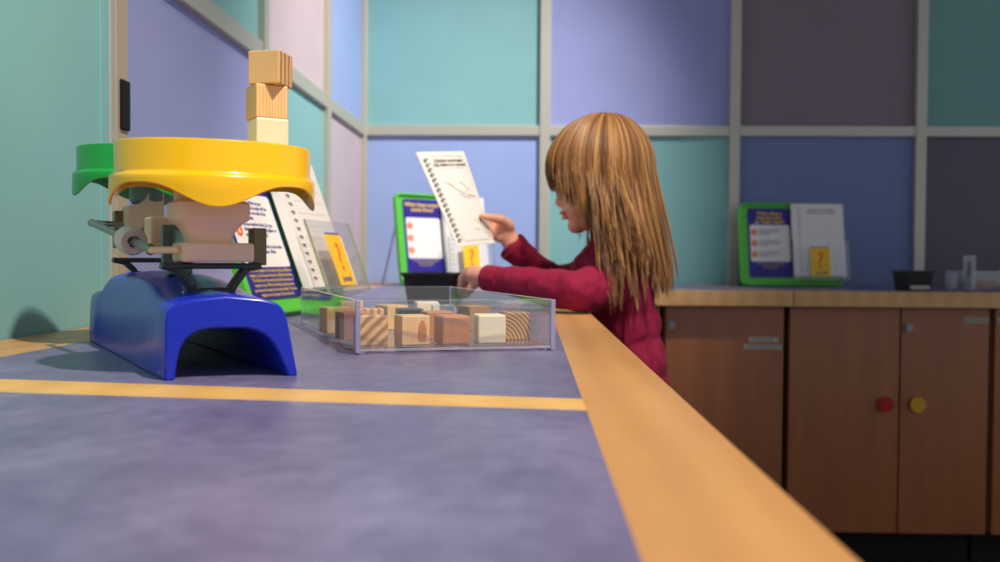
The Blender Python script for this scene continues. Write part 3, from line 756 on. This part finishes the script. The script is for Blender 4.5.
def hp(x,y,z):  # head local (facing -x) -> world
    x*=HS;y*=HS;z*=HS
    return Hc+Vector((x*math.cos(ha)-z*math.sin(ha),y,x*math.sin(ha)+z*math.cos(ha)))
hr=(0,-ha,0)
def hb(bm,p,s,u=20,v=14): blob(bm,hp(*p),tuple(k*HS for k in s),hr,u,v)
nS,nE,nW=at(624,282,1.440),at(576,291,1.365),at(492,279,1.490)
fS,fE,fW=at(612,268,1.59),at(556,287,1.635),at(513,247,1.605)
bm=bmesh.new()
hb(bm,(-.010,0,.008),(.078,.070,.076)); hb(bm,(-.030,0,-.035),(.052,.056,.062)); hb(bm,(-.045,0,-.070),(.034,.040,.034)); hb(bm,(-.063,0,-.092),(.017,.020,.015))
hb(bm,(-.066,0,.010),(.022,.050,.030))
hb(bm,(-.070,0,-.058),(.016,.022,.022))
for s in (-1,1): hb(bm,(-.052,s*.028,-.058),(.026,.022,.026)); hb(bm,(.004,s*.070,-.030),(.012,.006,.020)); hb(bm,(.000,s*.073,-.020),(.006,.006,.009))
limb(bm,[hp(-.072,0,-.012),hp(-.080,0,-.032),hp(-.0885,0,-.048)],[.009,.008,.0075]); 
for s in (-1,1): hb(bm,(-.080,s*.009,-.050),(.008,.006,.006),10,8)
limb(bm,[hp(-.012,0,-.070),at(613,238,1.50),at(622,262,1.50)],[.030,.027,.030])
blob(bm,at(622,282,1.50),(.046,.080,.052)); blob(bm,at(626,325,1.50),(.044,.072,.080)); blob(bm,Vector((.166,1.50,.62)),(.046,.078,.066))
for s,yy in ((-1,1.455),(1,1.548)):
    limb(bm,[Vector((.165,yy,.585)),Vector((.160,yy,.31)),Vector((.168,yy,.07))],[.044,.034,.026]); limb(bm,[Vector((.168,yy,.05)),Vector((.10,yy,.03))],[.026,.020])
limb(bm,[nS,nE,nW],[.024,.022,.0165]); limb(bm,[fS,fE,fW],[.024,.022,.0165])
# near hand
pm=at(474,275,1.545)
limb(bm,[nW,pm],[.0165,.0165]); limb(bm,[pm+Vector((0,-.010,0)),at(468,275,1.560)],[.0135,.0125]); limb(bm,[pm+Vector((0,.014,0)),at(469,274,1.585)],[.0135,.0125])
for k in range(4):
    b0=at(467+1.0*k,274+.6*k,1.552+.014*k)
    limb(bm,[b0,at(461.5+.8*k,279,1.560+.014*k),at(460.5+1.2*k,288,1.566+.013*k),at(461.5+1.2*k,296-1.5*abs(k-1),1.570+.012*k)],[.0078,.0070,.0062,.0052],.3)
limb(bm,[at(478,280,1.525),at(471,288,1.530),at(466,295,1.545)],[.0090,.0075,.0060],.3)
# far hand pinching the page
pm=at(505,230,1.603)
limb(bm,[fW,pm],[.0165,.0165]); limb(bm,[at(505,224,1.60),at(500,232,1.610)],[.0125,.0135]); limb(bm,[pm,at(500,236,1.600)],[.015,.0115])
limb(bm,[at(509,226,1.592),at(501,219.5,1.575),at(490,217.5,1.561),at(481.5,216,1.557)],[.0105,.0085,.0070,.0056],.3)
for k in range(4):
    limb(bm,[at(504+.2*k,221+4.6*k,1.612),at(493.5+1.4*k,221+5.6*k,1.612),at(487+1.6*k,222+5.4*k,1.602),at(483+2.2*k,222.5+5.2*k,1.594)],[.0078,.0068,.0062,.0052],.3)
body=grown('body',bm,'skin',.0026,5)
# eyes and lips
for s in (-1,1):
    bm=bmesh.new(); hb(bm,(-.066,s*.030,-.010),(.012,.012,.012)); e=link('eye',bm,'eye_white',G0,True)
    bm=bmesh.new(); hb(bm,(-.0765,s*.031,-.012),(.0025,.0058,.0058)); link('iris',bm,'iris',e,True)
bm=bmesh.new(); hb(bm,(-.0845,0,-.0670),(.0062,.014,.0042)); hb(bm,(-.0820,0,-.0755),(.0062,.012,.0044)); link('lips',bm,'lip',G0,True)
bm=bmesh.new()
for s in (-1,1): limb(bm,[hp(-.088,s*.018,.010),hp(-.084,s*.036,.012)],[.0022,.0016])
link('eyebrows',bm,'ink_dark',G0,True)
# top
bm=bmesh.new()
blob(bm,at(621,286,1.50),(.052,.086,.050)); blob(bm,at(597,264,1.50),(.026,.050,.022)); limb(bm,[at(604,252,1.50),at(585,270,1.50)],[.030,.024]); blob(bm,at(622,300,1.50),(.053,.090,.060)); blob(bm,at(625,325,1.50),(.055,.086,.070)); blob(bm,at(631,362,1.50),(.056,.092,.070)); blob(bm,at(633,390,1.50),(.058,.100,.060))
limb(bm,[at(617,262,1.46),nS],[.034,.036]); limb(bm,[at(612,262,1.54),fS],[.034,.038])
limb(bm,[nS,nS.lerp(nE,.5)+Vector((0,0,-.002)),nE,nE.lerp(nW,.5),nW+Vector((.002,0,0))],[.035,.034,.031,.0265,.0208])
limb(bm,[fS,fE,fE.lerp(fW,.6),fW.lerp(fE,.06)],[.036,.032,.0255,.0225])
limb(bm,[at(615,250,1.50),at(622,265,1.50)],[.036,.046])
top=grown('long_sleeved_top',bm,'shirt',.0035,8,[(.035,.009),(.014,.003)])
# cuffs and collar
def cuff(a,b,r0_,r1_):
    d=(b-a).normalized(); q=d.to_track_quat('Z','Y').to_matrix(); bm=bmesh.new(); n=32; L=(b-a).length
    prof=[(r0_,0),(r0_*1.03,L*.4),(r1_*1.05,L*.9),(r1_*1.05,L),(r1_*.94,L),(r0_*.85,0)]
    rings=[[bm.verts.new(a-GO+q@Vector((r_*math.cos(2*PI*k/n)*(1+.04*math.sin(5*k*.4)),r_*math.sin(2*PI*k/n),z))) for k in range(n)] for r_,z in prof]
    for i in range(len(rings)):
        A_,B_=rings[i],rings[(i+1)%len(rings)]
        for k in range(n): bm.faces.new((A_[k],A_[(k+1)%n],B_[(k+1)%n],B_[k]))
    link('cuff',bm,'shirt',G0,True,ang=60)
cuff(nW.lerp(nE,.14),nW+(nW-nE).normalized()*.010,.0215,.0210)
cuff(fW.lerp(fE,.30),fW+(fW-fE).normalized()*.004,.0235,.0255)
bm=bmesh.new(); cc=at(606,250,1.50)
for j in range(1):
    n=60; pts=[]
    for k in range(n+1):
        a_=2*PI*k/n; pts.append(cc-GO+Vector((.036*math.cos(a_),.040*math.sin(a_),.018*math.cos(a_)+.0035*math.sin(9*a_))))
    tube(bm,pts,.0045,8,False)
link('collar',bm,'shirt',G0,True)
# trousers and shoes
bm=bmesh.new(); blob(bm,Vector((.170,1.50,.585)),(.060,.098,.075))
for yy in (1.453,1.549): limb(bm,[Vector((.165,yy,.56)),Vector((.160,yy,.31)),Vector((.168,yy,.10))],[.056,.043,.036])
grown('trousers',bm,'trousers',.006,6,[(.04,.006)])
for yy in (1.453,1.549):
    bm=bmesh.new(); limb(bm,[Vector((.170,yy,.055)),Vector((.135,yy,.036)),Vector((.085,yy,.030))],[.036,.033,.028]); 
    for v in bm.verts: v.co.z=max(v.co.z,.0015)
    grown('shoe',bm,'shoe',.005,4)
# ---------------------------------------------------------------- hair
rng=random.Random(11)
def hpath(phi,inset,zend,drift,n=18,wob=0,thx=0,bang=False):
    """from the crown over the skull at azimuth phi (0 = forehead, 90 = towards the window side nearest us), then hanging"""
    dx,dy=-math.cos(phi),-math.sin(phi)
    rx=(.0945 if dx<0 else .0745)-inset; ry=.0770-inset; rz=.0860-inset
    P=[]; th1=R(thx); ins0=inset
    m=int(n*(.62 if not bang else 1))
    for i in range(m):
        th=R(.6)+(th1-R(.6))*i/(m-1 if m>1 else 1); rz=.0860-ins0*min(1,.45+th/.7)
        P.append(Hc+Vector((dx*rx*math.sin(th),dy*ry*math.sin(th),rz*math.cos(th))))
    if not bang:
        p=P[-1]; k=n-m
        for i in range(1,k+1):
            t_=i/k; z=p.z+(zend-p.z)*t_
            P.append(Vector((p.x+drift[0]*t_+wob*(math.sin(t_*3+phi*7)-math.sin(phi*7)),p.y+drift[1]*t_**1.7,z)))
    return P
bm=bmesh.new(); tone=[]
def strand(P,r,tn,n=3):
    m=len(P); rings=[]
    for i,p in enumerate(P):
        d=(P[min(i+1,m-1)]-P[max(i-1,0)]).normalized(); a=d.cross(p-Hc+Vector((0,0,.3))).normalized(); b=d.cross(a)
        rr_=r*(.55+.45*math.sin(PI*min(1,(i+.6)/(m*.5))*.5))*(1 if i<m*.7 else max(.12,1-(i-m*.7)/(m*.3)))
        rings.append([bm.verts.new(p-GO+(a*math.cos(2*PI*k/n)+b*math.sin(2*PI*k/n))*rr_) for k in range(n)]); tone.extend([tn]*n)
    for i in range(m-1):
        for k in range(n): bm.faces.new((rings[i][k],rings[i][(k+1)%n],rings[i+1][(k+1)%n],rings[i+1][k]))
def zpx(y): return at(620,y,1.48).z
def params(ph,rr):
    a=abs(math.degrees(ph)); near=ph>0; sy=-1 if near else 1
    if a<34: return dict(bang=True,thx=111+rr.uniform(-5,5),zend=0,drift=(0,0))
    if a<72:
        y=194+(a-34)/38*32+rr.uniform(-8,4)
        if a>58 and rr.random()<.3: y+=rr.uniform(10,26)
        return dict(bang=False,thx=97,zend=zpx(y),drift=(.016*(a-34)/38+.005*rr.random(),sy*.004))
    if a<104: return dict(bang=False,thx=95,zend=zpx(rr.choice([rr.uniform(226,250),rr.uniform(236,262),rr.uniform(250,278),rr.uniform(282,306)])),drift=(rr.uniform(.002,.024),sy*(.058 if near else .03)))
    if a<128: return dict(bang=False,thx=93,zend=zpx(rr.choice([rr.uniform(240,270),rr.uniform(262,298)])),drift=(rr.uniform(.008,.028),sy*(.052 if near else .03)))
    return dict(bang=False,thx=92,zend=zpx(rr.uniform(272,291)),drift=(.024+.008*rr.random(),sy*.010))
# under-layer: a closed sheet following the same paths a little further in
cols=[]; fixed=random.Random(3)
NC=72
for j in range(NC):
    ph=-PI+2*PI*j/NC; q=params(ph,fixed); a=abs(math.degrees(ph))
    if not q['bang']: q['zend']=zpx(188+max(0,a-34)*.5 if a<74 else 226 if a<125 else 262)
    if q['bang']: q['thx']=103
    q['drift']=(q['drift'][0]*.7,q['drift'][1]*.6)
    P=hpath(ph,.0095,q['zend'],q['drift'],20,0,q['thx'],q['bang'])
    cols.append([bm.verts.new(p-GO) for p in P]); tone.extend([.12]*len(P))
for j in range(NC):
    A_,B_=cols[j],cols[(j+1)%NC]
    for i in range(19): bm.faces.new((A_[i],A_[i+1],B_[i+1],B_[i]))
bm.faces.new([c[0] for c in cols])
for L_ in range(520):
    ph=rng.uniform(-PI,PI)
    if rng.random()<.35: ph=rng.uniform(.3,PI)
    q=params(ph,rng); lt=rng.random(); lay=rng.uniform(-.0018,.0032)
    nS_=9
    tipj=Vector((rng.gauss(0,.002),rng.gauss(0,.002),0)); wob=rng.uniform(-.003,.003)
    cl_=.35 if not q['bang'] else .8
    for s in range(nS_):
        d=rng.gauss(0,.045); q2=dict(q)
        if not q['bang']: q2['zend']=q['zend']+rng.gauss(0,.006)
        q2['thx']=q['thx']+rng.gauss(0,1.5)
        P0=hpath(ph,lay,q2['zend'],q2['drift'],18,wob,q2['thx'],q['bang'])
        P1=hpath(ph+d,lay+rng.uniform(-.001,.002),q2['zend'],q2['drift'],18,wob,q2['thx'],q['bang'])
        n_=len(P0); P=[]
        for i in range(n_):
            t_=i/(n_-1); k=1-(1-cl_)*max(0,(t_-.45)/.55)
            P.append(P0[i].lerp(P1[i],k)+tipj*t_)
        strand(P,rng.uniform(.0008,.0014),min(1,max(0,.20+.50*lt+rng.gauss(0,.13))))
bmesh.ops.recalc_face_normals(bm,faces=bm.faces)
me=bpy.data.meshes.new('hair'); bm.to_mesh(me); bm.free(); me.materials.append(M['hair'])
at_=me.attributes.new('tone','FLOAT','POINT'); at_.data.foreach_set('value',tone)
for p in me.polygons: p.use_smooth=True
ho=bpy.data.objects.new('hair',me); COL.objects.link(ho); ho.parent=G0
